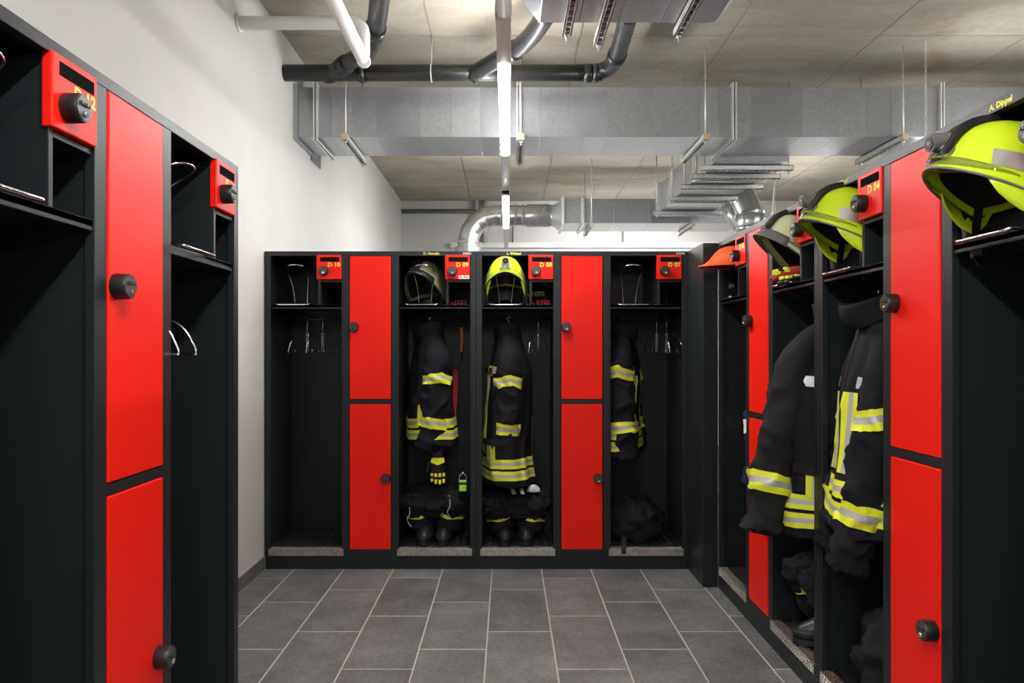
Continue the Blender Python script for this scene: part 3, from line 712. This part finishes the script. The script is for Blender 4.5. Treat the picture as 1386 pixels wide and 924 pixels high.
# ------------------------------------------------------------------ gloves
def glove(label, loc, rot, flat=.5, cols=('black', 'tape_y', 'glove_red'), curl=.3, scale=1.0, group=None):
    """fingers along -z, back of the hand towards -y"""
    t = thing('fire_glove', label, 'glove', loc, 0, group); t.rotation_euler = rot; t.scale = (scale,)*3
    main, pad, edge = [M[c] for c in cols]
    tab = [(.0, .044, .030), (-.04, .042, .026), (-.075, .040, .022), (-.10, .046, .024), (-.14, .050, .024), (-.165, .048, .020), (-.178, .042, .014)]
    b = MB(); b.rings([[(a*math.cos(2*PI*k/20), d*math.sin(2*PI*k/20), z) for k in range(20)] for z, a, d in tab]); b.build('palm', main, t)
    b = MB(); b.rings([[(a*math.cos(2*PI*k/20), d*math.sin(2*PI*k/20), z) for k in range(20)] for z, a, d in ((.004, .046, .032), (0, .048, .034), (-.008, .046, .031))]); b.build('cuff_edge', edge, t)
    for i, (x, l) in enumerate(((-.036, .062), (-.012, .078), (.012, .082), (.036, .072))):
        pts = catmull([(x*.92, 0, -.16), (x*1.02, .002, -.175), (x*1.08, .004+curl*.012, -.175-l*.5), (x*1.1, .006+curl*.05, -.175-l)], 4)
        b = MB(); b.tube(pts, [.0125]*(len(pts)-2)+[.0115, .006], 10); f = b.build('finger', main, t)
        b = MB()
        for z0, z1 in ((-.172, -.172-l*.32), (-.18-l*.45, -.172-l*.92)):
            k = ((-z0-.175)/l); k2 = ((-z1-.175)/l)
            b.box(x*1.06-.0085, x*1.06+.0085, -.016+curl*.03*max(0, k), -.008+curl*.04*k2, z1, z0)
        b.build('finger_pad', pad, f, bevel=.003)
        if i < 3:
            b = MB(); xx = x+.012; b.box(xx*1.05-.002, xx*1.05+.002, -.013, -.006, -.172-l*.6, -.160); b.build('finger_seam', edge, f)
    pts = catmull([(-.036, .004, -.09), (-.058, .004, -.115), (-.066, .006, -.145), (-.066, .010, -.168)], 4)
    b = MB(); b.tube(pts, [.014]*(len(pts)-2)+[.013, .006], 10); b.build('thumb', main, t)
    b = MB(); vs = [(-.04, -.0275, -.072), (.04, -.0275, -.072), (.045, -.0285, -.10), (0, -.031, -.118), (-.045, -.0285, -.10)]
    vs2 = [(x, y+.012, z) for x, y, z in vs]
    b.add(vs+vs2, [(0, 1, 2, 3, 4), (9, 8, 7, 6, 5)]+[(i, (i+1) % 5, 5+(i+1) % 5, 5+i) for i in range(5)]); b.build('knuckle_pad', pad, t)
    return t
gp = at(592.5, 604, YF+.06)
glove('red, black and yellow glove hanging fingers down below the jacket cuff', gp, (0, 0, .12), scale=.95)
glove('upper yellow and red glove lying under the cream helmet', (XRF+.17, 3.04, 1.682), (-PI/2, .25, -PI/2-.25), cols=('glove_red', 'tape_y', 'black'), curl=.6, scale=.9)
glove('lower yellow and red glove lying under the cream helmet', (XRF+.18, 3.05, 1.646), (-PI/2, 0, -PI/2+.15), cols=('black', 'tape_y', 'glove_red'), curl=.4, scale=.9)
glove('dark red glove lying in the small compartment below flap D 09', (XA+1.195, YF+.31, 1.648), (-PI/2, 0, 0), cols=('glove_red', 'black', 'glove_red'), curl=.4, scale=.85)
glove('red glove at the bottom of the compartment below flap D 08', (XB+.402, YF+.31, 1.648), (-PI/2, 0, .08), cols=('glove_red', 'glove_red', 'black'), scale=.85)
glove('olive green glove on top of the red one below flap D 08', (XB+.402, YF+.32, 1.692), (-PI/2-.06, 0, -.10), cols=('glove_green', 'glove_green', 'black'), scale=.85)

# ------------------------------------------------------------------ trousers, boots, bundles
def lump(b, c, r, seed, amp=.16, n=36, m=26, mi=0, fold=9, zmin=None):
    rs = []
    for i in range(m+1):
        v = -PI/2+PI*(.015+.97*i/m); ring = []
        for k in range(n):
            th = 2*PI*k/n
            d = Vector((math.cos(v)*math.cos(th), math.cos(v)*math.sin(th), math.sin(v)))
            q = d*2.2+Vector((seed*3.7, seed, -seed*2.1))
            f = 1+amp*noise.noise(q)+amp*.8*(1-abs(noise.noise(q*1.7+Vector((5, 2, 1))))*2.2)*.5+amp*.35*math.sin(fold*d.z+3*noise.noise(q*1.3)*2+seed)
            p = Vector((c[0]+d.x*r[0]*f, c[1]+d.y*r[1]*f, c[2]+d.z*r[2]*f))
            if zmin is not None: p.z = max(p.z, zmin)
            ring.append(p)
        rs.append(ring)
    b.rings(rs, True)
def boot(label, loc, rz):
    t = thing('rubber_boot', label, 'boot', loc, rz)
    b = MB(); rs = []
    for z, y, rx, ry in ((.022, -.045, .05, .135), (.05, -.045, .052, .135), (.075, -.035, .05, .12), (.10, -.01, .05, .09), (.13, .012, .052, .068), (.19, .015, .054, .062), (.235, .015, .058, .065)):
        rs.append([(rx*math.cos(2*PI*k/22), y+ry*math.sin(2*PI*k/22), z) for k in range(22)])
    b.rings(rs); b.build('upper', M['leather'], t)
    b = MB(); b.rings([[(.054*math.cos(2*PI*k/22), -.045+.14*math.sin(2*PI*k/22), z) for k in range(22)] for z in (0, .026)]); b.build('sole', M['rubber'], t, bevel=.003)
    b = MB(); b.rings([[(.0545*math.cos(th)*1.02, -.045+.137*math.sin(th)*1.02, z) for th in [PI+PI*k/12 for k in range(13)]] for z in (.03, .062)], True); b.build('toe_cap', M['rubber'], t)
    return t
def trousers(label, loc, rz, w=.17, seed=1, hgt=.30, tape=True, straps=False, cloth='cloth', piping=False):
    t = thing('turnout_trousers', label, 'trousers', loc, rz)
    b = MB()
    for s in (-1, 1):
        lump(b, (s*w*.50, .0, .09), (.088, .10, .075), seed+s, .10, fold=14)
    lump(b, (0, .02, .20), (w*1.08, .145, .085), seed+5, .20)
    for s in (-1, 1): lump(b, (s*w*.62, -.03, .205), (w*.52, .12, .085), seed+7+s, .2)
    lump(b, (-.02, .05, .265), (w*.9, .11, .06), seed+11, .25)
    b.build('fabric', M[cloth], t)
    if tape:
        for s in (-1, 1):
            b = MB()
            rs = []
            for i, z in enumerate((0, .018, .036, .054)):
                rs.append([(s*w*.50+s*.0+(.094+.003*math.sin(3*a))*math.cos(a), (.108)*math.sin(a), .125+z+s*.012*math.cos(a)*0+.016*math.cos(a)*s*-1+.004*math.sin(5*a)) for a in [PI+PI*k/20 for k in range(21)]])
            vs = [p for r_ in rs for p in r_]; n = 21
            o = 0
            for i in range(3):
                b.add([*rs[i], *rs[i+1]], [(j, j+1, n+j+1, n+j) for j in range(n-1)], 1 if i == 1 else 0, True)
            b.build('leg_tape', [M['tape_y'], M['tape_s']], t)
    if piping:
        for x0, z0 in ((-.15, .20), (.10, .25)):
            b = MB(); b.tube(catmull([(x0, -.135, z0+.03), (x0+.006, -.158, z0-.03), (x0-.01, -.155, z0-.07), (x0+.012, -.13, z0-.12)], 5), .0022, 6); b.build('piping', M['white_cloth'], t)
    if straps:
        for x0 in (-.03, .025):
            b = MB(); pts = catmull([(x0, -.09, .36), (x0+.008, -.12, .33), (x0+.02, -.135, .30)], 4)
            b.rings([[p+Vector((-.012, 0, 0)), p+Vector((.012, 0, 0)), p+Vector((.012, .003, 0)), p+Vector((-.012, .003, 0))] for p in pts], True, 0, False); b.build('brace_strap', M['tape_s'], t)
    return t
TZ = .131
for dx, lab in ((.145, 'left'), (.265, 'right')):
    boot('%s black boot under the bunched trousers below flap D 09' % lab, (XA+.826+dx-.0, YF+.20, TZ), .0)
trousers('bunched dark trousers with white piping over black boots below flap D 09', (XA+1.03, YF+.20, TZ+.03), 0, .185, seed=2, piping=True)
for dx, lab in ((.14, 'left'), (.27, 'right')):
    boot('%s black boot under the crumpled trousers below flap D 08' % lab, (XB+.038+dx, YF+.20, TZ), 0)
trousers('crumpled dark trousers with grey brace ends over boots below flap D 08', (XB+.245, YF+.20, TZ+.015), 0, .19, seed=6, straps=True)
b = MB(); lump(b, (0, 0, .12), (.185, .15, .15), 21, .22, fold=3, zmin=.0, n=48, m=30)
bag = thing('clothes_bundle', 'dark navy bundle slumped on the tray below flap D 07', 'bundle', (XB+1.0, YF+.2, TZ))
b.build('fabric', M['cloth'], bag)
b = MB(); pts = catmull([(-.08, -.14, .05), (-.09, -.185, .02), (-.095, -.207, .01), (-.095, -.212, -.035)], 4)
b.rings([[p+Vector((-.014, 0, 0)), p+Vector((.014, 0, 0)), p+Vector((.014, .004, .003)), p+Vector((-.014, .004, .003))] for p in pts], True, 0, False); b.build('strap', M['black'], bag)
boot('black boot under the dark trousers behind the charcoal jacket', (XRF+.17, 2.95, TZ), -PI/2)
trousers('dark bunched trousers with one yellow tape below the charcoal jacket', (XRF+.17, 3.0, TZ+.03), -PI/2, .20, seed=9)
b = MB(); lump(b, (0, 0, .15), (.17, .19, .18), 33, .2, fold=4, zmin=.0, n=48, m=30)
bag2 = thing('clothes_bundle', 'dark bundle on the tray under the raised-collar jacket, beside the red door', 'bundle', (XRF+.19, 2.43, TZ))
b.build('fabric', M['cloth_grey'], bag2)
# small loose things
t = thing('clip_lamp', 'neon green clip lamp hanging at the right post below flap D 09', 'lamp', at(626.5, 657, YF+.07))
b = MB(); b.box(-.024, .024, -.012, .012, -.035, .035); b.build('lamp_body', M['neon_plastic'], t, bevel=.006)
b = MB(); b.box(-.025, .025, -.0135, .0135, .008, .022); b.build('band', M['black'], t, bevel=.002)
b = MB(); b.tube(catmull([(-.022, 0, .034), (-.02, 0, .06), (0, 0, .078), (.02, 0, .06), (.022, 0, .034)], 5), .0035, 8); b.build('hook', M['chrome'], t)
p = at(722, 664, YF+.12)
t = thing('dust_mask', 'white rounded mask lying on the crumpled trousers below flap D 08', 'mask', p)
b = MB(); rs = [[(.042*math.cos(v)*math.cos(2*PI*k/20), .03*math.cos(v)*math.sin(2*PI*k/20), .04*math.sin(v)) for k in range(20)] for v in [i*PI/2/8*.97 for i in range(9)]]; b.rings(rs); b.build('cup', M['white_cloth'], t)
b = MB(); b.rings([[(.044*math.cos(2*PI*k/20), .032*math.sin(2*PI*k/20), z) for k in range(20)] for z in (-.004, .004)]); b.build('edge_band', M['tape_s'], t)
b = MB(); q = at(624.5, 443, YF+.25); q2 = at(624.5, 476, YF+.25)
b.tube([q, q.lerp(q2, .5)+Vector((.004, 0, 0)), q2], .009, 8); tag(b.build('webbing_strap', M['strap_orange']), 'short orange webbing strap hanging behind the jacket under flap D 09', 'strap')
b = MB(); q = at(617, 500, YF+.36); q2 = at(610, 600, YF+.30)
for i in range(1):
    pts = catmull([q, q.lerp(q2, .4)+Vector((.008, 0, 0)), q2], 5)
    b.rings([[p+Vector((-.016, 0, 0)), p+Vector((.016, 0, 0)), p+Vector((.016, .02, 0)), p+Vector((-.016, .02, 0))] for p in pts], True, 0, False)
tag(b.build('red_liner', M['glove_red']), 'dark red liner cloth hanging behind the jacket sleeve under flap D 09', 'liner')

# ------------------------------------------------------------------ ducts
def duct_box(x0, x1, y0, y1, z0, z1, parent, mat='galv', nm='duct_section'):
    b = MB(); b.box(x0, x1, y0, y1, z0, z1); return b.build(nm, M[mat], parent, bevel=.004)
def strut(b, p0, p1, w=.04, h=.04, slots=True):
    p0, p1 = Vector(p0), Vector(p1); d = (p1-p0); L = d.length; d.normalize()
    side = Vector((0, 0, 1)).cross(d).normalized(); up = Vector((0, 0, 1))
    m = Matrix((( d.x, side.x, up.x, p0.x), (d.y, side.y, up.y, p0.y), (d.z, side.z, up.z, p0.z), (0, 0, 0, 1)))
    b.box(0, L, -w/2, -w/2+.004, 0, h, 0, m); b.box(0, L, w/2-.004, w/2, 0, h, 0, m); b.box(0, L, -w/2, w/2, h-.004, h, 0, m)
    b.box(0, L, -w/2, -w/2+.010, 0, .004, 0, m); b.box(0, L, w/2-.010, w/2, 0, .004, 0, m)
    if slots:
        n = int(L/.05)
        for i in range(n):
            x = (i+.5)*L/n; b.box(x-.014, x+.014, -w/2+.010, w/2-.010, 0, .0035, 1, m)
def hanger(label, p0, p1, rods, group='strut rails carrying the ducts', caps=True):
    c = (Vector(p0)+Vector(p1))/2
    t = thing('duct_hanger', label, 'hanger', c, 0, group)
    b = MB(); strut(b, Vector(p0)-c, Vector(p1)-c); b.build('strut_rail', [M['steel'], M['black']], t)
    for r in rods:
        r = Vector(r); q = r-c
        b = MB(); b.cyl((q.x, q.y, -.03), (q.x, q.y, ZC-c.z-.003), .005, 8); b.build('threaded_rod', M['steel'], t)
        b = MB(); b.cyl((q.x, q.y, -.012), (q.x, q.y, -.001), .011, 6); b.build('nut', M['steel'], t)
    if caps:
        for q in (Vector(p0)-c, Vector(p1)-c):
            d = (Vector(p1)-Vector(p0)).normalized(); m = .004
            b = MB(); b.box(q.x-.021 if abs(d.y) > .5 else q.x-m, q.x+.021 if abs(d.y) > .5 else q.x+m, q.y-m if abs(d.y) > .5 else q.y-.021, q.y+m if abs(d.y) > .5 else q.y+.021, -.001, .041); b.build('end_cap', M['brown'], t)
    return t
YD, YD2, ZD0, ZD1 = 5.0, 5.49, 2.838, 3.185
md = thing('ventilation_duct', 'long rectangular galvanised duct crossing the ceiling', 'duct', (0, YD, ZD0))
px = [405, 449, 479, 509, 569, 611, 650, 700, 731, 792, 822, 882, 948, 972, 993, 1017, 1044, 1085, 1133, 1172, 1205]
X = [xat(p, YD) for p in px]; X[0] = XL+.03
for a, c in zip(X, X[1:]):
    b = MB(); b.box(a+.0002, c-.0002, 0, YD2-YD, 0, ZD1-ZD0); b.build('duct_section', M['galv'], md, bevel=.0012)
b = MB(); b.box(X[-1], 3.9, 0, YD2-YD, -.0, ZD1-ZD0); b.build('duct_section', M['galv'], md, bevel=.003)
for p in (428, 702, 993, 1273):
    x = xat(p, YD); b = MB()
    for dx in (-.016, .004): b.box(x+dx, x+dx+.012, -.028, YD2-YD+.028, -.028, ZD1-ZD0+.028)
    b.build('flange', M['steel'], md, bevel=.002)
b = MB(); b.box(XL+.001, XL+.03, -.02, YD2-YD+.02, -.02, ZD1-ZD0+.02); b.build('wall_collar', M['galv'], md, bevel=.002)
b = MB(); b.box(XL+.001, XL+.012, .42, .68, -.05, .12); b.build('collar_plate', M['grey_shell'], md)
for p0_, lab in ((470, 'strut rail under the big duct near the left wall'), (705, 'strut rail under the big duct beside the lit lamp'), (952, 'strut rail under the big duct left of the branch duct'), (1217, 'strut rail under the big duct behind the right lockers')):
    x = xat(p0_, YD)
    hanger(lab, (x, YD-.08, ZD0-.042-.001), (x, YD2+.10, ZD0-.042-.001), [(x, YD-.05, 0), (x, YD2+.05, 0)])
# branch duct running away from the big one
bx0, bx1, bz0, bz1 = 1.60, 2.16, 2.80, 3.08
br = thing('ventilation_duct', 'branch duct on five strut rails leading back from the big duct', 'duct', (bx0, YD2, bz0))
yy = [YD2+.001, 5.75, 6.05, 6.45, 6.95, 7.5, 7.75]
for a, c in zip(yy, yy[1:]):
    b = MB(); b.box(0, bx1-bx0, a+.0006-YD2, c-.0006-YD2, 0, bz1-bz0); b.build('duct_section', M['galv'], br, bevel=.003)
for a in (6.05, 6.95, 7.5):
    b = MB(); b.box(-.028, bx1-bx0+.028, a-.016-YD2, a+.016-YD2, -.028, bz1-bz0+.028); b.build('flange', M['steel'], br, bevel=.002)
for i, yv in enumerate((5.61, 5.88, 6.26, 6.73, 7.43)):
    hanger('%s of five strut rails under the branch duct, counted from the big duct' % ['first', 'second', 'third', 'fourth', 'fifth'][i], (bx0-.08, yv, 2.755), (bx1+.08, yv, 2.755), [(bx0-.05, yv, 0), (bx1+.05, yv, 0)], caps=True)
# far duct with taper and spiral pipe
fy0, fy1 = 7.9, 8.45
zf0, zf1 = H+173*fy0/F, H+206*fy0/F
ft = thing('ventilation_duct', 'far rectangular duct with tapered left end joined to the spiral pipe', 'duct', (0, fy0, zf0))
Xf = [xat(p, fy0) for p in (762, 789, 830, 880, 935, 1005)]
for a, c in zip(Xf, Xf[1:]):
    b = MB(); b.box(a, c-.001, 0, fy1-fy0, 0, zf1-zf0); b.build('duct_section', M['galv'], ft, bevel=.004)
for x in (Xf[0], Xf[1]):
    b = MB(); b.box(x-.014, x+.014, -.025, fy1-fy0+.025, -.025, zf1-zf0+.025); b.build('flange', M['steel'], ft, bevel=.002)
rd = .118; cy, cz = (fy1-fy0)/2, (zf1-zf0)/2-.0
xt = xat(748, fy0); n = 32; r0 = []; r1 = []
for k in range(n):
    a = 2*PI*(k+.5)/n; c, s = math.cos(a), math.sin(a); m_ = max(abs(c), abs(s))
    r0.append((Xf[0]-.012, cy+c/m_*cy, cz+s/m_*cz)); r1.append((xt, cy+c*rd, cz+s*rd))
b = MB(); b.rings([r0, r1], True, 0, True); b.build('transition', M['galv'], ft, sharp=.4)
for p_, lab in ((800, 'small strut hanger under the far duct near its taper'), (936, 'small strut hanger under the far duct near the branch')):
    x = xat(p_, fy0); hanger(lab, (x, fy0-.07, zf0-.045), (x, fy1+.08, zf0-.045), [(x, fy0-.05, 0), (x, fy1+.05, 0)])
def spiral(label, pts, r, collars, straight_ridge=True):
    c0 = Vector(pts[0]); t = thing('spiral_pipe', label, 'duct', c0)
    path = []; rad = []
    for a, c in zip(pts, pts[1:]):
        a, c = Vector(a)-c0, Vector(c)-c0; n = max(2, int((c-a).length/.016))
        for i in range(n): path.append(a.lerp(c, i/n)); rad.append(r+(.008 if i % 5 == 0 and (c-a).length > .3 else 0))
    path.append(Vector(pts[-1])-c0); rad.append(r)
    b = MB(); b.tube(path, rad, 28); b.build('pipe', M['spiral'], t, sharp=.3)
    for a, c, rr in collars:
        b = MB(); a, c = Vector(a)-c0, Vector(c)-c0
        b.tube([a, a.lerp(c, .1), a.lerp(c, .9), c], [rr, rr+.006, rr+.006, rr], 28); b.build('collar', M['spiral'], t, sharp=.6)
    return t
sy = fy0+cy; sz = zf0+cz; sx = xat(634, sy)
el = [(sx+.30*(1-math.sin(a)), sy, sz-.30*(1-math.cos(a))) for a in [0, PI/8, PI/4, 3*PI/8, PI/2]]
spiral('spiral pipe with segmented elbow descending behind the back lockers', [(xt, sy, sz)]+el+[(sx, sy, .4)], rd,
       [((xt-.01, sy, sz), (xt-.28, sy, sz), rd+.006), ((sx, sy, sz-.30), (sx, sy, sz-.33), rd+.004), ((sx, sy, sz-.43), (sx, sy, sz-.46), rd+.004), ((sx, sy, zat(335, sy)), (sx, sy, zat(345, sy)), rd+.03)])
y2 = 6.75; x2 = xat(1014, y2); z2 = 2.80
spiral('short thick spiral pipe rising behind the right lockers', [(x2-.07, y2+.13, z2+.09), (x2-.03, y2+.05, z2-.02), (x2+.01, y2, z2-.17), (x2+.01, y2, .4)], .125, [((x2+.01, y2, z2-.17), (x2+.01, y2, z2-.30), .128)])
# flexible hose between branch and pipe
b = MB(); pts = catmull([(bx1+.0, 7.2, 2.93), (bx1+.12, 7.1, 2.88), (x2-.08, 6.95, 2.70), (x2-.02, 6.9, 2.55)], 22)
b.tube(pts, [.085+(.008 if i % 2 else 0) for i in range(len(pts))], 20); tag(b.build('flexible_hose', M['spiral']), 'crinkled metal flexible hose beside the branch duct', 'hose')
# nearest duct over the aisle (top edge of the photo)
nz0 = H+444*3.26/F; nx0, nx1 = xat(730, 3.26), xat(968, 3.26)
nd = thing('ventilation_duct', 'nearest galvanised duct cut off by the top edge of the photo', 'duct', (0, 3.26, nz0))
xs_ = [nx0, xat(783, 3.26), xat(836, 3.26), xat(894, 3.26), nx1]
for i, (a, c) in enumerate(zip(xs_, xs_[1:])):
    b = MB(); b.box(a+.0006, c-.0006, -.85, 0, 0, .33); b.build('duct_section', M['galv'], nd, bevel=.003)
for s, x in ((-1, nx0), (1, nx1)):
    b = MB(); xo = x+s*.16
    b.add([(x, 0, 0), (x, -.85, 0), (x, -.85, .33), (x, 0, .33), (xo, 0, .20), (xo, -.85, .20), (xo, -.85, .33), (xo, 0, .33)],
          [(0, 1, 5, 4), (4, 5, 6, 7), (0, 4, 7, 3), (1, 2, 6, 5), (3, 7, 6, 2), (0, 3, 2, 1)]); b.build('sloped_end', M['galv'], nd, bevel=.002)
for p_, ex, lab in ((768, .05, 'left strut rail under the nearest duct'), (815, .16, 'middle strut rail under the nearest duct, longest one'), (921, .06, 'right strut rail under the nearest duct')):
    x = xat(p_, 3.26)
    hanger(lab, (x, 2.4, nz0-.043), (x, 3.26+ex, nz0-.043), [(x, 3.26+ex-.03, 0)], caps=False)

# ------------------------------------------------------------------ pipes
wp = thing('white_pipe', 'white enamelled pipe coming from the left wall and turning along the ceiling', 'pipe', (0, 0, 0))
zt, zlow = zat(31, 3.97), 2.955
xv = xat(492, 3.97)
pts = [(XL+.002, 3.97, zt), (xv-.06, 3.97, zt)]+[(xv-.06+.06*math.sin(a), 3.97, zt-.06+.06*math.cos(a)) for a in [PI/8, PI/4, 3*PI/8, PI/2]]+[(xv, 3.97, zlow+.06)]+[(xv, 3.97-.06+.06*math.cos(a), zlow+.06-.06*math.sin(a)) for a in [PI/8, PI/4, 3*PI/8, PI/2]]+[(xv, .2, zlow)]
b = MB(); b.tube(pts, .036, 20); b.build('pipe', M['white_pipe'], wp)
b = MB(); b.tube([(xv, 3.97, zlow-.0), (xv, 3.99, zlow), ], [.040, .038], 20); b.build('end_fitting', M['white_pipe'], wp)
b = MB(); b.cyl((XL+.001, 3.97, zt), (XL+.012, 3.97, zt), .05, 20); b.build('wall_rosette', M['white_pipe'], wp)
ip = thing('drain_pipe', 'black cast iron drain pipe with three branches in front of the big duct', 'pipe', (0, 4.78, 3.20))
zc = 3.20; yc = 4.78; r_ = .054
b = MB(); b.tube([(xat(386, yc), 0, 0), (xat(815, yc)-.0, 0, 0)], r_, 20); b.build('main_run', M['iron'], ip)
O = Vector((0, yc, zc))
def ipath(l): return [at(*q)-O for q in l]
b = MB(); b.tube(catmull([at(448, 101, 4.78)-O, at(472, 84, 4.62)-O, at(492, 74, 4.45)-O, at(503, 58, 4.25)-O, at(510, 30, 4.05)-O, at(517, -30, 3.5)-O], 5), r_, 18); b.build('branch', M['iron'], ip)
b = MB(); b.tube(catmull([at(640, 101, 4.78)-O, at(668, 84, 4.62)-O, at(700, 66, 4.4)-O, at(722, 45, 4.1)-O, at(742, 15, 3.75)-O], 5), r_, 18); b.build('branch', M['iron'], ip)
b = MB(); b.tube(catmull([at(810, 98, 4.78)-O, at(826, 90, 4.72)-O, at(836, 72, 4.5)-O, at(844, 45, 4.2)-O, at(852, 15, 3.85)-O], 5), r_, 18); b.build('branch', M['iron'], ip)
for q0, q1 in (((440, 100, 4.78), (449, 100, 4.78)), ((486, 99.5, 4.78), (494, 99.5, 4.78)), ((640, 100, 4.78), (648, 100, 4.78)), ((790, 99.5, 4.78), (800, 99.5, 4.78)), ((802, 99, 4.78), (810, 99, 4.78)), ((462, 91, 4.68), (470, 86, 4.63)), ((487, 77, 4.48), (494, 71, 4.42)), ((506, 46, 4.17), (509, 36, 4.09)), ((690, 72, 4.47), (698, 67, 4.41)), ((833, 80, 4.6), (836, 72, 4.5))):
    b = MB(); b.tube([at(*q0)-O, at(*q1)-O], r_+.007, 20); b.build('coupling', M['iron'], ip)
b = MB(); x = xat(584, yc); b.tube([(x+0, (r_+.003)*math.cos(a), (r_+.003)*math.sin(a)) for a in [2*PI*k/24 for k in range(24)]], .005, 6, closed=True); b.cyl((x, 0, r_), (x, 0, ZC-zc-.003), .005, 8); b.build('pipe_clamp', M['steel'], ip)
# thin pipes on the far wall and duct band
b = MB(); yb = YB-.06
b.tube([(XL+.02, yb, zat(286, yb)), (1.2, yb, zat(286, yb))], .03, 12); tag(b.build('wall_pipe', M['grey_shell']), 'thin grey pipe along the far wall behind the lamp', 'pipe')
b = MB(); b.tube([(xat(690, 8.9), 8.9, zat(219, 8.9)), (xat(930, 8.9), 8.9, zat(219, 8.9))], .014, 8); tag(b.build('conduit', M['white_paint']), 'thin white conduit under the far ceiling left of the branch duct', 'conduit')
b = MB(); b.box(XL+.7, 3.6, YB-.08, YB-.002, zat(336, YB), zat(329, YB)); tag(b.build('cable_trunking', M['white_paint'], bevel=.004), 'white cable trunking along the far wall above the lockers', 'trunking')
for p_, lab, w in ((657, 'left vertical grey pipe on the far wall by the spiral elbow', .035), (645, 'short grey pipe stub beside the spiral elbow', .03), (694, 'vertical grey conduit on the far wall below the small lamp', .012), (843, 'thin vertical conduit on the far wall under the far duct', .012)):
    b = MB(); x = xat(p_, YB-.05); b.cyl((x, YB-.05, zat(330, YB)), (x, YB-.05, zat(262 if w > .02 else 300, YB)), w, 12); tag(b.build('wall_pipe', M['grey_shell' if w < .02 else 'steel']), lab, 'pipe')
# ball chain hanging from ceiling at the right
b = MB(); x, yv = xat(1253, 5.2)*.93, 4.85; x = xat(1253, yv); z0, z1 = 2.5, ZC-.003
n = int((z1-z0)/.03)
for i in range(n):
    zc_ = z0+(i+.5)*(z1-z0)/n; rx = i % 2
    ring = [(x+(.007*math.cos(a) if rx else 0), yv+(0 if rx else .007*math.cos(a)), zc_+.018*math.sin(a)) for a in [2*PI*k/8 for k in range(8)]]
    b.tube(ring, .0018, 5, closed=True)
tag(b.build('link_chain', M['steel']), 'thin steel chain hanging from the ceiling above the right lockers', 'chain')
b = MB(); xx = xat(1047, 6.6); b.tube(catmull([(xx, 6.6, ZC-.003), (xx+.01, 6.6, 3.0), (xx-.02, 6.6, 2.6), (xx-.12, 6.55, 2.3)], 5), .008, 6); tag(b.build('hanging_cable', M['white_paint']), 'white cable hanging behind the far end of the right lockers', 'cable')
